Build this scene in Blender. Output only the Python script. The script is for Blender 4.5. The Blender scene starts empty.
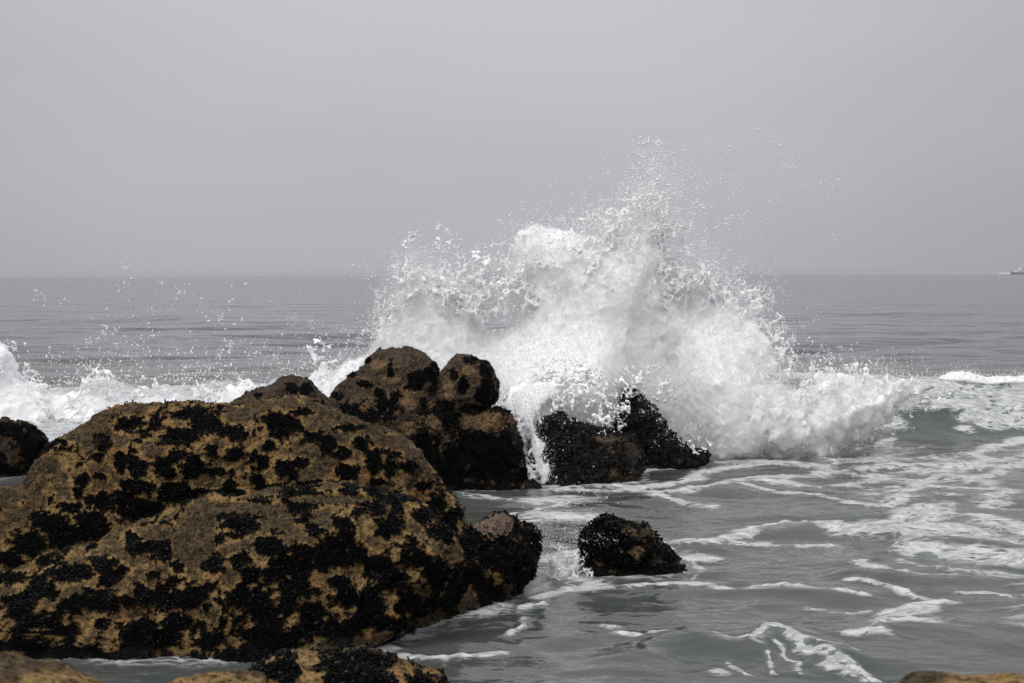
import bpy, math, random
import numpy as np
from mathutils import Matrix, Vector, Euler
from mathutils.bvhtree import BVHTree
import openvdb

rng = np.random.default_rng(7)
random.seed(7)
scene = bpy.context.scene
COL = scene.collection

# ------------------------------------------------------------------ camera
F, CX, CY, HCAM = 1422.2, 512.0, 341.5, 3.0
cam_d = bpy.data.cameras.new('camera')
cam_d.lens, cam_d.sensor_width = 50.0, 36.0
cam_d.clip_start, cam_d.clip_end = 0.1, 20000
cam_d.dof.use_dof = True
cam_d.dof.focus_distance = 17.0
cam_d.dof.aperture_fstop = 5.0
cam = bpy.data.objects.new('camera', cam_d)
COL.objects.link(cam)
cam.location = (0, 0, HCAM)
RM = (Matrix.Rotation(math.radians(90 - 2.70), 3, 'X') @ Matrix.Rotation(math.radians(-0.17), 3, 'Z'))
cam.rotation_euler = RM.to_euler()
scene.camera = cam
RN = np.array(RM)


def ray(px, py):
    return RN @ np.array([px - CX, -(py - CY), -F])


def P(px, py, Y):
    d = ray(px, py)
    return np.array([0, 0, HCAM]) + d * (Y / d[1])


def W(px, py, z=0.0):
    d = ray(px, py)
    return np.array([0, 0, HCAM]) + d * ((z - HCAM) / d[2])


def project(V):
    q = (V - np.array([0, 0, HCAM])) @ RN
    return CX + F * q[:, 0] / -q[:, 2], CY - F * q[:, 1] / -q[:, 2]


# ------------------------------------------------------------------ noise
_perm = np.random.default_rng(3).permutation(256)
_perm = np.concatenate([_perm, _perm, _perm]).astype(np.int64)
_grad = np.random.default_rng(4).normal(size=(256, 3))
_grad /= np.linalg.norm(_grad, axis=1)[:, None]


def perlin(p):
    i = np.floor(p).astype(np.int64)
    f = p - i
    i &= 255
    u = f * f * f * (f * (f * 6 - 15) + 10)
    out = 0
    for dx in (0, 1):
        wx = u[:, 0] if dx else 1 - u[:, 0]
        for dy in (0, 1):
            wy = u[:, 1] if dy else 1 - u[:, 1]
            for dz in (0, 1):
                wz = u[:, 2] if dz else 1 - u[:, 2]
                h = _perm[_perm[_perm[(i[:, 0] + dx) & 255] + ((i[:, 1] + dy) & 255)] + ((i[:, 2] + dz) & 255)]
                g = _grad[h]
                out = out + wx * wy * wz * (g[:, 0] * (f[:, 0] - dx) + g[:, 1] * (f[:, 1] - dy) + g[:, 2] * (f[:, 2] - dz))
    return out * 1.6


def fbm(p, octv=3, gain=.5):
    a, s, o = 1.0, 1.0, 0
    for k in range(octv):
        o = o + a * perlin(p * s + 17.3 * k)
        a *= gain
        s *= 2.03
    return o


def ss(a, b, x):
    t = np.clip((x - a) / (b - a), 0, 1)
    return t * t * (3 - 2 * t)


def lattice(shape, cell, r):
    """smooth random field on a regular grid, standard deviation about 1"""
    cell = np.broadcast_to(np.array(cell, float), (3,))
    L = r.normal(size=[int(n / c) + 5 for n, c in zip(shape, cell)]).astype(np.float32)
    for ax in range(3):
        t = np.arange(shape[ax]) / cell[ax] + r.random()
        i = np.floor(t).astype(int)
        f = t - i
        M = np.zeros((shape[ax], L.shape[ax]), np.float32)
        w = [(1 - f) ** 3 / 6, (3 * f ** 3 - 6 * f ** 2 + 4) / 6, (-3 * f ** 3 + 3 * f ** 2 + 3 * f + 1) / 6, f ** 3 / 6]
        for k in range(4):
            M[np.arange(shape[ax]), np.clip(i + k, 0, L.shape[ax] - 1)] += w[k]
        L = np.moveaxis(np.tensordot(M, L, (1, ax)), 0, ax)
    return (L / L.std()).astype(np.float32)


# ------------------------------------------------------------------ objects
def mesh_obj(name, V, faces, mat, parent=None, loc=(0, 0, 0), attrs=None, smooth=True):
    V = np.asarray(V, np.float32) - np.asarray(loc, np.float32)
    faces = np.asarray(faces, np.int32)
    me = bpy.data.meshes.new(name)
    n, k = faces.shape
    me.vertices.add(len(V))
    me.vertices.foreach_set('co', V.ravel())
    me.loops.add(n * k)
    me.loops.foreach_set('vertex_index', faces.ravel())
    me.polygons.add(n)
    me.polygons.foreach_set('loop_start', np.arange(0, n * k, k, dtype=np.int32))
    me.polygons.foreach_set('loop_total', np.full(n, k, np.int32))
    me.polygons.foreach_set('use_smooth', np.full(n, smooth, bool))
    me.update(calc_edges=True)
    for an, arr in (attrs or {}).items():
        a = me.attributes.new(an, 'FLOAT', 'POINT')
        a.data.foreach_set('value', np.asarray(arr, np.float32))
    me.materials.append(mat)
    o = bpy.data.objects.new(name, me)
    COL.objects.link(o)
    o.location = loc
    if parent is not None:
        o.parent = parent
        o.location = np.asarray(loc) - np.asarray(parent.location)
    return o


def tag(o, label=None, cat=None, kind=None, group=None):
    for k, v in (('label', label), ('category', cat), ('kind', kind), ('group', group)):
        if v:
            o[k] = v
    return o


# ------------------------------------------------------------------ materials
class NT:
    def __init__(self, name):
        self.m = bpy.data.materials.new(name)
        self.m.use_nodes = True
        self.t = self.m.node_tree
        self.t.nodes.clear()
        self.out = self.t.nodes.new('ShaderNodeOutputMaterial')

    def n(self, typ, **kw):
        nd = self.t.nodes.new(typ)
        for k, v in kw.items():
            if k.startswith('i_'):
                nd.inputs[k[2:].replace('_', ' ')].default_value = v
            else:
                setattr(nd, k, v)
        return nd

    def l(self, a, b):
        self.t.links.new(a, b)

    def val(self, nd, name, v):
        if hasattr(v, 'is_output'):
            self.l(v, nd.inputs[name])
        else:
            nd.inputs[name].default_value = v

    def attr(self, name):
        return self.n('ShaderNodeAttribute', attribute_name=name).outputs['Fac']

    def noise(self, vec, scale, detail=3, rough=.5, dist=0):
        nd = self.n('ShaderNodeTexNoise')
        nd.inputs['Scale'].default_value = scale
        nd.inputs['Detail'].default_value = detail
        nd.inputs['Roughness'].default_value = rough
        nd.inputs['Distortion'].default_value = dist
        self.l(vec, nd.inputs['Vector'])
        return nd.outputs['Fac']

    def ramp(self, x, a, b, lo=0., hi=1.):
        nd = self.n('ShaderNodeMapRange', interpolation_type='SMOOTHSTEP')
        self.val(nd, 'Value', x)
        for k, v in (('From Min', a), ('From Max', b), ('To Min', lo), ('To Max', hi)):
            nd.inputs[k].default_value = v
        return nd.outputs['Result']

    def math(self, op, a, b=0.0):
        nd = self.n('ShaderNodeMath', operation=op)
        for i, v in enumerate((a, b)):
            if hasattr(v, 'is_output'):
                self.l(v, nd.inputs[i])
            else:
                nd.inputs[i].default_value = v
        return nd.outputs[0]

    def mix(self, fac, a, b):
        nd = self.n('ShaderNodeMix', data_type='RGBA')
        self.val(nd, 'Factor', fac)
        for k, v in ((6, a), (7, b)):
            if hasattr(v, 'is_output'):
                self.l(v, nd.inputs[k])
            else:
                nd.inputs[k].default_value = (*v, 1)
        return nd.outputs[2]

    def bump(self, h, strength, dist, normal=None):
        nd = self.n('ShaderNodeBump')
        nd.inputs['Strength'].default_value = strength
        nd.inputs['Distance'].default_value = dist
        self.l(h, nd.inputs['Height'])
        if normal is not None:
            self.l(normal, nd.inputs['Normal'])
        return nd.outputs['Normal']

    def principled(self, **kw):
        nd = self.n('ShaderNodeBsdfPrincipled')
        for k, v in kw.items():
            k = k.replace('_', ' ')
            if hasattr(v, 'is_output'):
                self.l(v, nd.inputs[k])
            elif isinstance(v, tuple):
                nd.inputs[k].default_value = (*v, 1) if len(v) == 3 else v
            else:
                nd.inputs[k].default_value = v
        self.l(nd.outputs[0], self.out.inputs['Surface'])
        return nd


def rock_material(name, dark, light, ochre, orange, pink=(.31, .22, .165)):
    t = NT(name)
    co = t.n('ShaderNodeTexCoord').outputs['Object']
    n1 = t.noise(co, 2.2, 5, .6)
    n2 = t.noise(co, 16, 5, .7)
    n3 = t.noise(co, 38, 4, .75)
    vor = t.n('ShaderNodeTexVoronoi', feature='F1')
    vor.inputs['Scale'].default_value = 30
    t.l(co, vor.inputs['Vector'])
    vd = vor.outputs['Distance']
    c = t.mix(t.ramp(n2, .36, .66), dark, light)
    c = t.mix(t.ramp(n1, .45, .7, 0, .5), c, tuple(x * .62 for x in dark))
    och = t.mix(t.ramp(n1, .52, .68), ochre, orange)
    of = t.math('MULTIPLY', t.attr('och'), t.ramp(n2, .3, .56))
    c = t.mix(of, c, och)
    c = t.mix(t.attr('pink'), c, t.mix(t.ramp(n2, .35, .7), pink, tuple(x * .6 for x in pink)))
    # acorn barnacles: small pale cones with dark gaps
    sp = t.math('MULTIPLY', t.ramp(vd, .12, .3, 1, 0), t.ramp(n2, .46, .62))
    c = t.mix(t.math('MULTIPLY', sp, .45), c, (.38, .32, .25))
    c = t.mix(t.ramp(n3, .50, .36, 0, .9), c, tuple(x * .25 for x in dark))
    c = t.mix(t.ramp(n3, .54, .68, 0, .45), c, tuple(min(.5, x * 2.4) for x in light))
    wet = t.attr('wet')
    c = t.mix(t.math('MULTIPLY', wet, .42), c, tuple(x * .25 for x in dark))
    mu = t.attr('mus')
    c = t.mix(mu, c, (.0025, .0025, .0025))
    h = t.math('ADD', t.math('MULTIPLY', n3, 1.1), t.math('MULTIPLY', t.ramp(vd, .0, .45, 1, 0), .6))
    h = t.math('ADD', h, t.math('MULTIPLY', n2, 1.2))
    nrm = t.bump(h, 1.0, .04)
    rough = t.ramp(wet, 0, 1, .85, .35)
    t.principled(Base_Color=c, Roughness=rough, Normal=nrm, Specular_IOR_Level=t.math('ADD', t.ramp(mu, 0, 1, .2, .03), t.math('MULTIPLY', wet, .3)))
    return t.m


M_ROCK = rock_material('barnacled_rock', (.048, .032, .015), (.185, .127, .062), (.46, .29, .105), (.42, .21, .075))
M_GREY = rock_material('grey_brown_rock', (.042, .031, .020), (.155, .112, .070), (.29, .19, .095), (.27, .155, .075), (.32, .23, .16))
M_WET = rock_material('wet_dark_rock', (.022, .016, .011), (.085, .062, .04), (.29, .18, .085), (.22, .12, .055), (.28, .2, .14))


def mussel_material():
    t = NT('mussel_shell')
    co = t.n('ShaderNodeTexCoord').outputs['Object']
    n = t.noise(co, 38, 3, .6)
    c = t.mix(t.ramp(n, .5, .75), (.0022, .0022, .0025), (.007, .0065, .0075))
    c = t.mix(t.ramp(n, .7, .78), c, (.07, .068, .066))  # pale flecks: sky glints painted into the shell colour
    t.principled(Base_Color=c, Roughness=t.ramp(n, .4, .7, .5, .18), Specular_IOR_Level=t.ramp(n, .5, .72, .05, .5))
    return t.m


M_MUS = mussel_material()


def foam_material(name, col, trans=0.0, bump=.15):
    t = NT(name)
    co = t.n('ShaderNodeTexCoord').outputs['Object']
    n = t.noise(co, 24, 4, .65)
    c = t.mix(t.ramp(n, .3, .7), tuple(v * .985 for v in col), col)
    d = t.n('ShaderNodeBsdfDiffuse')
    t.l(c, d.inputs['Color'])
    t.l(t.bump(n, bump, .02), d.inputs['Normal'])
    last = d.outputs[0]
    if trans:
        tr = t.n('ShaderNodeBsdfTranslucent')
        t.l(c, tr.inputs['Color'])
        mx_ = t.n('ShaderNodeMixShader')
        mx_.inputs[0].default_value = trans
        t.l(last, mx_.inputs[1])
        t.l(tr.outputs[0], mx_.inputs[2])
        last = mx_.outputs[0]
    t.l(last, t.out.inputs['Surface'])
    return t.m


M_FOAM = foam_material('white_water', (.965, .968, .972))
M_DROP = foam_material('spray_drop', (.965, .968, .972), 0.0, 0.0)
M_FROTH = foam_material('froth', (.965, .968, .972), .25, 0.0)


def sea_material():
    t = NT('sea_water')
    geo = t.n('ShaderNodeNewGeometry')
    pos = geo.outputs['Position']
    foam = t.attr('foam')
    green = t.attr('green')
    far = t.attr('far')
    st = t.n('ShaderNodeMapping')
    st.inputs['Scale'].default_value = (.5, 1, 1)
    t.l(pos, st.inputs['Vector'])
    w1 = t.noise(st.outputs[0], 9, 4, .6, .6)
    fine = t.noise(pos, 34, 4, .7)
    edge = t.math('ADD', t.math('MULTIPLY', t.math('SUBTRACT', w1, .5), 1.0), t.math('MULTIPLY', t.math('SUBTRACT', fine, .5), .75))
    fm = t.ramp(t.math('ADD', foam, edge), .74, 1.3)
    thin = t.ramp(t.math('ADD', foam, t.math('MULTIPLY', edge, .5)), .12, .8, 0, .5)
    body = t.mix(t.ramp(t.noise(pos, .35, 2), .35, .7), (.063, .072, .066), (.090, .095, .087))
    body = t.mix(green, body, (.055, .092, .08))
    body = t.mix(t.math('MULTIPLY', far, .85), body, (.10, .103, .111))  # paler blue-grey far out: reflected sky painted into the body colour
    c = t.mix(thin, body, (.25, .275, .265))
    cells = t.n('ShaderNodeTexVoronoi', feature='DISTANCE_TO_EDGE')
    cells.inputs['Scale'].default_value = 7
    t.l(st.outputs[0], cells.inputs['Vector'])
    warp = t.n('ShaderNodeTexNoise')
    warp.inputs['Scale'].default_value = 1.6
    warp.inputs['Detail'].default_value = 4
    t.l(st.outputs[0], warp.inputs['Vector'])
    wv = t.n('ShaderNodeVectorMath', operation='MULTIPLY_ADD')
    t.l(warp.outputs['Color'], wv.inputs[0])
    wv.inputs[1].default_value = (1.1, 1.1, 0)
    t.l(st.outputs[0], wv.inputs[2])

    def net(scale, width):
        cl = t.n('ShaderNodeTexVoronoi', feature='DISTANCE_TO_EDGE')
        cl.inputs['Scale'].default_value = scale
        t.l(wv.outputs[0], cl.inputs['Vector'])
        lim = t.math('ADD', t.math('MULTIPLY', t.math('SUBTRACT', foam, .12), width), t.math('MULTIPLY', t.math('SUBTRACT', fine, .5), width * .7))
        return t.ramp(t.math('SUBTRACT', cl.outputs['Distance'], lim), -.02, .05, 1, 0)
    lace = t.math('MAXIMUM', net(2.6, .25), t.math('MULTIPLY', net(7.5, .32), .85))
    lace = t.math('MULTIPLY', lace, t.ramp(foam, .14, .5))
    fm = t.math('MULTIPLY', fm, t.ramp(cells.outputs['Distance'], .0, .35, 1.0, .7))
    fm = t.math('MAXIMUM', fm, t.math('MULTIPLY', lace, .8))
    mot = t.noise(wv.outputs[0], 13, 4, .65)
    fm = t.math('MULTIPLY', fm, t.ramp(mot, .36, .58, .45, 1.0))
    c = t.mix(fm, c, (.74, .75, .755))
    # ripples
    m2 = t.n('ShaderNodeMapping')
    m2.inputs['Scale'].default_value = (.6, 1, 1)
    t.l(pos, m2.inputs['Vector'])
    r1 = t.noise(m2.outputs[0], 1.1, 2.5, .5)
    r2 = t.noise(m2.outputs[0], 5.5, 2.5, .55, .4)
    m3 = t.n('ShaderNodeMapping')
    m3.inputs['Scale'].default_value = (.6, 1, 1)
    t.l(pos, m3.inputs['Vector'])
    r3 = t.noise(m3.outputs[0], .2, 3, .5)
    near = t.math('SUBTRACT', 1.0, far)
    h = t.math('ADD', t.math('MULTIPLY', t.math('MULTIPLY', r2, .020), near), t.math('MULTIPLY', r1, .11))
    h = t.math('ADD', h, t.math('MULTIPLY', t.math('MULTIPLY', r3, 1.7), far))
    h = t.math('ADD', h, t.math('MULTIPLY', fm, .02))
    nrm = t.bump(h, 1.0, 1.0)
    rough = t.math('ADD', t.math('MULTIPLY', fm, .55), .09)
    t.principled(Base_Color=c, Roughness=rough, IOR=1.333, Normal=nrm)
    return t.m


M_SEA = sea_material()


# ------------------------------------------------------------------ rocks
def catmull(pts, n=12):
    pts = np.asarray(pts, float)
    out = []
    N = len(pts)
    for i in range(N):
        a, b, c, d = pts[i - 1], pts[i], pts[(i + 1) % N], pts[(i + 2) % N]
        for k in range(n):
            t = k / n
            out.append(.5 * (2 * b + (c - a) * t + (2 * a - 5 * b + 4 * c - d) * t * t + (3 * b - a - 3 * c + d) * t ** 3))
    return np.array(out)


WATERLINE = []


def boulder(name, outline, Y, df, db, ctr, label, mat=M_ROCK, blobs=(), ochre_blobs=(), pinks=(), cover=None, lean=0.0, res=.016,
            amp=1.0, box=2.4, seed=0, wet_h=.12, mussel=1.0, shell=1.0, cat='rock', group=None, och_gain=1.0, low=None, facet=1.0, skew=0.0, lump=1.0, bare=()):
    C = P(*ctr, Y)
    pts = np.array([P(x, y, Y) for x, y in outline])
    xz = catmull(pts[:, [0, 2]]) - C[[0, 2]]
    ang = np.unwrap(np.arctan2(xz[:, 1], xz[:, 0]))
    if ang[-1] < ang[0]:
        ang, xz = ang[::-1], xz[::-1]
    rad = np.hypot(xz[:, 0], xz[:, 1])
    o = np.argsort(ang)
    ang, rad = ang[o], rad[o]
    size = rad.mean()
    nth = int(np.clip(2 * math.pi * size / res, 120, 1500))
    nph = int(np.clip((math.pi * (size + (df + db) / 2) / 2) / res, 60, 560))
    th = np.linspace(ang[0], ang[0] + 2 * math.pi, nth, endpoint=False)
    R = np.interp(th, np.concatenate([ang, ang[:8] + 2 * math.pi]), np.concatenate([rad, rad[:8]]))
    ph = np.linspace(-math.pi / 2, math.pi / 2, nph)
    e = 2 / box
    Cp, Sp = np.abs(np.cos(ph)) ** e, np.sign(np.sin(ph)) * np.abs(np.sin(ph)) ** e
    X = C[0] + Cp[:, None] * R * np.cos(th)
    Z = C[2] + Cp[:, None] * R * np.sin(th)
    Yv = Y + (np.where(Sp < 0, df, db) * Sp)[:, None] + lean * (Z - C[2]) + skew * (X - C[0])
    V = np.stack([X, Yv, Z], -1)

    def normals(V):
        a = np.roll(V, -1, 1) - np.roll(V, 1, 1)
        b = np.gradient(V, axis=0)
        n = np.cross(a, b)
        n /= np.linalg.norm(n, axis=2)[..., None] + 1e-9
        d = V - V.mean((0, 1))
        return n * np.sign((n * d).sum())

    N0 = normals(V)
    N0[0], N0[-1] = N0[1].mean(0), N0[-2].mean(0)
    N0 /= np.linalg.norm(N0, axis=2)[..., None] + 1e-9
    p = V.reshape(-1, 3)
    off = np.array([seed * 7.7, seed * 3.1, seed * 5.3])
    k = 1.0 / max(size, .25)
    # chip the lump with flat breaks so it reads as broken stone
    if facet > 0:
        rf = np.random.default_rng(seed + 900)
        g1_, g2_ = perlin(p * k * 3 + 70), perlin(p * k * 3 + 170)
        for q_ in range(26):
            n_ = rf.normal(size=3)
            n_[1] -= .3
            n_ /= np.linalg.norm(n_)
            h_ = (p - (C[0], Y, C[2])) @ n_
            lim = h_.max() * (1 - facet * (.02 + .10 * rf.random()))
            over = np.clip(h_ - lim - .02 * size * (g1_ * math.cos(q_ * 2.4) + g2_ * math.sin(q_ * 2.4)), 0, None)
            p = p - n_[None] * (over * .85)[:, None]
        Nf = normals(p.reshape(nph, nth, 3))
        Nf[0], Nf[-1] = Nf[1].mean(0), Nf[-2].mean(0)
        N0 = .5 * N0 + .5 * Nf
        N0 /= np.linalg.norm(N0, axis=2)[..., None] + 1e-9
    d = lump * (.075 * size * fbm(p * k * 1.3 + off, 2) + .05 * size * perlin(p * k * 3.1 + off))
    d -= .035 * size * amp * np.clip(.18 - np.abs(perlin(p * k * 1.7 + off + 9)), 0, 1) / .18 * ss(-.1, .3, perlin(p * k * 1.1 + off))
    c1 = perlin(p * k * 2.2 + off + 31) + .5 * perlin(p * k * 4.7 + off + 37)
    d += lump * .075 * size * (.35 - np.abs(c1))
    d += amp * (.026 * fbm(p * 6 + off, 2) + .015 * perlin(p * 19 + off) + .011 * perlin(p * 44 + off))
    c2 = np.abs(perlin(p * k * 1.9 + off + 51) + .3 * perlin(p * 9 + off))
    d -= amp * .042 * size * np.clip(1 - c2 / .09, 0, 1) * ss(.0, .3, perlin(p * k * 1.2 + off + 61))
    # keep both poles closed
    V = (p + N0.reshape(-1, 3) * d[:, None]).reshape(nph, nth, 3)
    V[0], V[-1] = V[0].mean(0), V[-1].mean(0)
    N1 = normals(V)
    N1[0], N1[-1] = N1[1].mean(0), N1[-2].mean(0)
    p = V.reshape(-1, 3)
    nn = N1.reshape(-1, 3)
    # mussel beds, laid on the surface round their own centres
    px, py = project(p)
    facing = nn[:, 1] - .25 * nn[:, 2] < .35
    m = np.full(len(p), -1.0)
    for bx, by, rx, ry in blobs:
        q = 1 - np.hypot((px - bx) / rx, (py - by) / ry)
        m = np.where(facing, np.maximum(m, q), m)
    rag = .48 * perlin(p * 7 + off) + .42 * perlin(p * 17 + off) + .24 * perlin(p * 39 + off)
    base = fbm(p * 2.6 + off + 4, 3)
    if cover is not None:
        m = np.maximum(m, base * 1.6 + (cover - .5) * 2.2)
    elif len(blobs):
        m = np.where(facing, m, np.maximum(m, base * 1.6 - .3))
    if low is not None:      # beds thicken towards the tide line
        m = np.maximum(m, base * 1.3 + low * (1 - ss(.0, 1.0, p[:, 2])) - .75)
    for bx, by, rx, ry in bare:
        q = 1.25 - np.hypot((px - bx) / rx, (py - by) / ry)
        m = np.where(facing, m - np.clip(q, 0, 1) * 3, m)
    mm = m + rag
    mus = ss(.02, .16, mm)
    och = ss(-.50, -.03, np.maximum(m, -1.0) + .5 * base + .35 * rag) * och_gain * .9
    for bx, by, rx, ry in ochre_blobs:
        q = 1.3 - np.hypot((px - bx) / rx, (py - by) / ry) + .5 * rag
        och = np.maximum(och, ss(0, .6, q))
    pk = np.zeros(len(p))
    for bx, by, rx, ry in pinks:
        q = 1.2 - np.hypot((px - bx) / rx, (py - by) / ry) + .5 * rag
        pk = np.maximum(pk, ss(0, .5, q) * facing)
    wet = 1 - ss(wet_h * .4, wet_h * 1.6, p[:, 2] + .12 * base)
    V2 = p + nn * (mus * .016 * shell)[:, None]
    i = np.arange(nph - 1)[:, None] * nth + np.arange(nth)[None]
    j = np.arange(nph - 1)[:, None] * nth + (np.arange(nth)[None] + 1) % nth
    faces = np.stack([i, j, j + nth, i + nth], -1).reshape(-1, 4)
    # drop what lies well under the water
    keep = (V2[faces, 2].max(1) > -.7)
    faces = faces[keep]
    used = np.zeros(len(V2), bool)
    used[faces] = True
    remap = np.cumsum(used) - 1
    loc = (C[0], Y, 0.0)
    ro = mesh_obj(name, V2[used], remap[faces], mat, None, loc,
                  {'mus': mus[used], 'och': och[used] * (1 - pk[used]), 'pink': pk[used], 'wet': wet[used]})
    tag(ro, label, cat, None, group)
    WATERLINE.append(p[(np.abs(p[:, 2]) < .04)][:, :2])
    # single mussels standing on the beds
    sel = np.where((mm > .05) & (p[:, 2] > -.1) & (nn[:, 1] < .6))[0]
    if mussel > 0 and len(sel):
        r = np.random.default_rng(seed + 50)
        sel = r.permutation(sel)
        sp = .021 * shell / math.sqrt(mussel)
        key = np.floor(p[sel] / sp).astype(np.int64)
        h = key[:, 0] * 73856093 ^ key[:, 1] * 19349663 ^ key[:, 2] * 83492791
        _, idx = np.unique(h, return_index=True)
        sel = sel[idx]
        if len(sel) > 22000:
            sel = sel[r.permutation(len(sel))[:22000]]
        shells(ro, p[sel] + nn[sel] * .016 * shell, nn[sel], loc, shell, r)
    return ro


def unit_shell():
    ns, nr = 6, 4
    V = [(0, 0, -1.0)]
    for a in range(1, nr):
        z = -math.cos(math.pi * a / nr)
        w = math.sin(math.pi * a / nr) * (.78 + .3 * z)
        for b in range(ns):
            t = 2 * math.pi * b / ns
            V.append((w * math.cos(t), w * math.sin(t), z))
    V.append((0, 0, 1.0))
    Fc = []
    for b in range(ns):
        c = (b + 1) % ns
        Fc.append((0, 1 + c, 1 + b))
        for a in range(nr - 2):
            q0, q1 = 1 + a * ns + b, 1 + a * ns + c
            Fc += [(q0, q1, q1 + ns), (q0, q1 + ns, q0 + ns)]
        top = 1 + (nr - 2) * ns
        Fc.append((top + b, top + c, len(V) - 1))
    return np.array(V), np.array(Fc)


def shells(parent, pos, nrm, loc, s, r):
    U, Fc = unit_shell()
    n = len(pos)
    d = nrm + r.normal(size=(n, 3)) * .75
    d /= np.linalg.norm(d, axis=1)[:, None]
    a = np.cross(d, r.normal(size=(n, 3)))
    a /= np.linalg.norm(a, axis=1)[:, None]
    b = np.cross(d, a)
    L = (.009 + .013 * r.random(n) ** 1.7) * s
    V = (pos[:, None, :] + d[:, None] * (U[None, :, 2:] * L[:, None, None]) + a[:, None] * (U[None, :, :1] * (L * .62)[:, None, None])
         + b[:, None] * (U[None, :, 1:2] * (L * .42)[:, None, None]))
    faces = (Fc[None] + (np.arange(n) * len(U))[:, None, None]).reshape(-1, 3)
    o = mesh_obj('mussel_bed', V.reshape(-1, 3), faces, M_MUS, parent, loc)
    tag(o, None, None, 'stuff')


def Z1(l, sc, ox, oy):
    return [(ox + x / sc, oy + y / sc, max(rx / sc, 3) * 1.0, max(ry / sc, 3) * 1.0) for x, y, rx, ry in l]


B_UP = Z1([(440, 150, 70, 30), (530, 140, 25, 30), (640, 115, 60, 20), (700, 150, 60, 45), (620, 200, 80, 35), (355, 215, 30, 30),
           (340, 265, 25, 18), (415, 285, 28, 38), (490, 290, 35, 22), (600, 260, 40, 25), (650, 300, 70, 40), (560, 310, 40, 45),
           (720, 245, 30, 25), (740, 315, 30, 18), (590, 365, 50, 20), (470, 365, 60, 25), (800, 185, 45, 35), (800, 250, 45, 30),
           (950, 155, 80, 45), (915, 230, 30, 25), (900, 290, 30, 30), (970, 300, 50, 35), (880, 345, 35, 25), (790, 355, 30, 15),
           (690, 380, 35, 18), (290, 340, 30, 25), (265, 385, 22, 20), (340, 330, 30, 12), (340, 415, 50, 35), (440, 430, 60, 40),
           (420, 400, 40, 35), (240, 440, 55, 20), (300, 480, 60, 50), (220, 520, 90, 60), (100, 560, 90, 50), (330, 520, 70, 40),
           (40, 620, 60, 40), (500, 440, 60, 30), (480, 425, 20, 20), (150, 480, 40, 30)], 3.413, 0, 380)
B_UP += Z1([(45, 330, 40, 25), (155, 375, 25, 22), (220, 440, 35, 25), (265, 425, 30, 18), (350, 370, 35, 30), (300, 345, 40, 25),
            (390, 390, 30, 25), (260, 265, 45, 12), (410, 315, 45, 12), (450, 360, 35, 22), (490, 420, 35, 40), (540, 440, 20, 50),
            (410, 455, 40, 28), (600, 440, 30, 25), (650, 500, 30, 20), (700, 560, 40, 50), (740, 600, 30, 50), (560, 400, 25, 15)],
           3.2, 220, 330)
B_UP += [(105, 543, 22, 9), (140, 512, 22, 9), (175, 497, 24, 7), (225, 492, 26, 5), (270, 488, 24, 5), (320, 484, 22, 4), (380, 482, 18, 5), (60, 560, 24, 10)]  # mussel line above the ledge; its black also paints in crevice shade
B_LOW = Z1([(650, 130, 75, 60), (690, 200, 60, 60), (390, 260, 100, 55), (490, 165, 60, 25), (290, 340, 30, 30), (250, 460, 65, 65),
            (390, 440, 70, 40), (540, 370, 70, 60), (90, 485, 35, 25), (30, 310, 45, 45), (760, 300, 50, 25), (700, 400, 100, 40),
            (850, 350, 60, 50), (900, 440, 80, 60), (650, 580, 110, 60), (450, 520, 50, 50), (560, 480, 60, 60), (100, 620, 200, 40),
            (780, 460, 40, 60), (600, 440, 40, 40), (400, 620, 60, 60), (880, 560, 60, 60), (930, 120, 60, 40), (860, 160, 20, 15),
            (960, 210, 40, 30), (870, 260, 30, 30)], 4.88, 160, 470)
B_LOW += Z1([(490, 165, 25, 18), (450, 190, 40, 30), (455, 225, 30, 30), (540, 225, 50, 45), (560, 165, 35, 22), (600, 295, 25, 18),
             (520, 320, 30, 15), (130, 345, 35, 30), (40, 410, 45, 25), (75, 450, 70, 25), (230, 430, 45, 35), (250, 400, 25, 15),
             (60, 500, 60, 40), (190, 490, 30, 30), (340, 480, 35, 25), (360, 410, 80, 45), (470, 370, 25, 25), (300, 375, 25, 18),
             (360, 345, 35, 20), (600, 400, 120, 40), (600, 480, 70, 40), (560, 540, 80, 50), (450, 540, 60, 60), (380, 600, 200, 30),
             (200, 580, 200, 30), (700, 540, 60, 40), (760, 600, 60, 40), (880, 440, 60, 60), (950, 540, 80, 80), (850, 580, 60, 50),
             (100, 560, 110, 40), (250, 310, 90, 30), (350, 290, 60, 35), (40, 330, 60, 30)], 3.363, 0, 480)
B_LOW += Z1([(200, 60, 60, 50), (430, 30, 30, 30), (400, 70, 40, 35), (440, 100, 25, 20), (510, 60, 45, 45), (590, 110, 40, 30),
             (640, 170, 50, 35), (470, 150, 60, 40), (340, 180, 30, 60), (300, 210, 60, 25), (380, 240, 40, 40), (440, 270, 50, 40),
             (200, 280, 60, 40), (180, 350, 70, 40), (100, 300, 60, 40), (60, 400, 60, 80), (150, 400, 40, 60), (230, 430, 50, 40),
             (340, 380, 60, 50), (420, 400, 60, 60), (480, 330, 40, 30), (520, 380, 30, 50), (560, 250, 50, 35), (620, 300, 60, 50),
             (560, 400, 60, 40), (480, 460, 100, 30), (640, 400, 50, 40), (700, 330, 40, 60), (250, 480, 160, 40), (100, 500, 100, 50),
             (660, 90, 50, 40)], 3.2, 240, 480)

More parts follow.
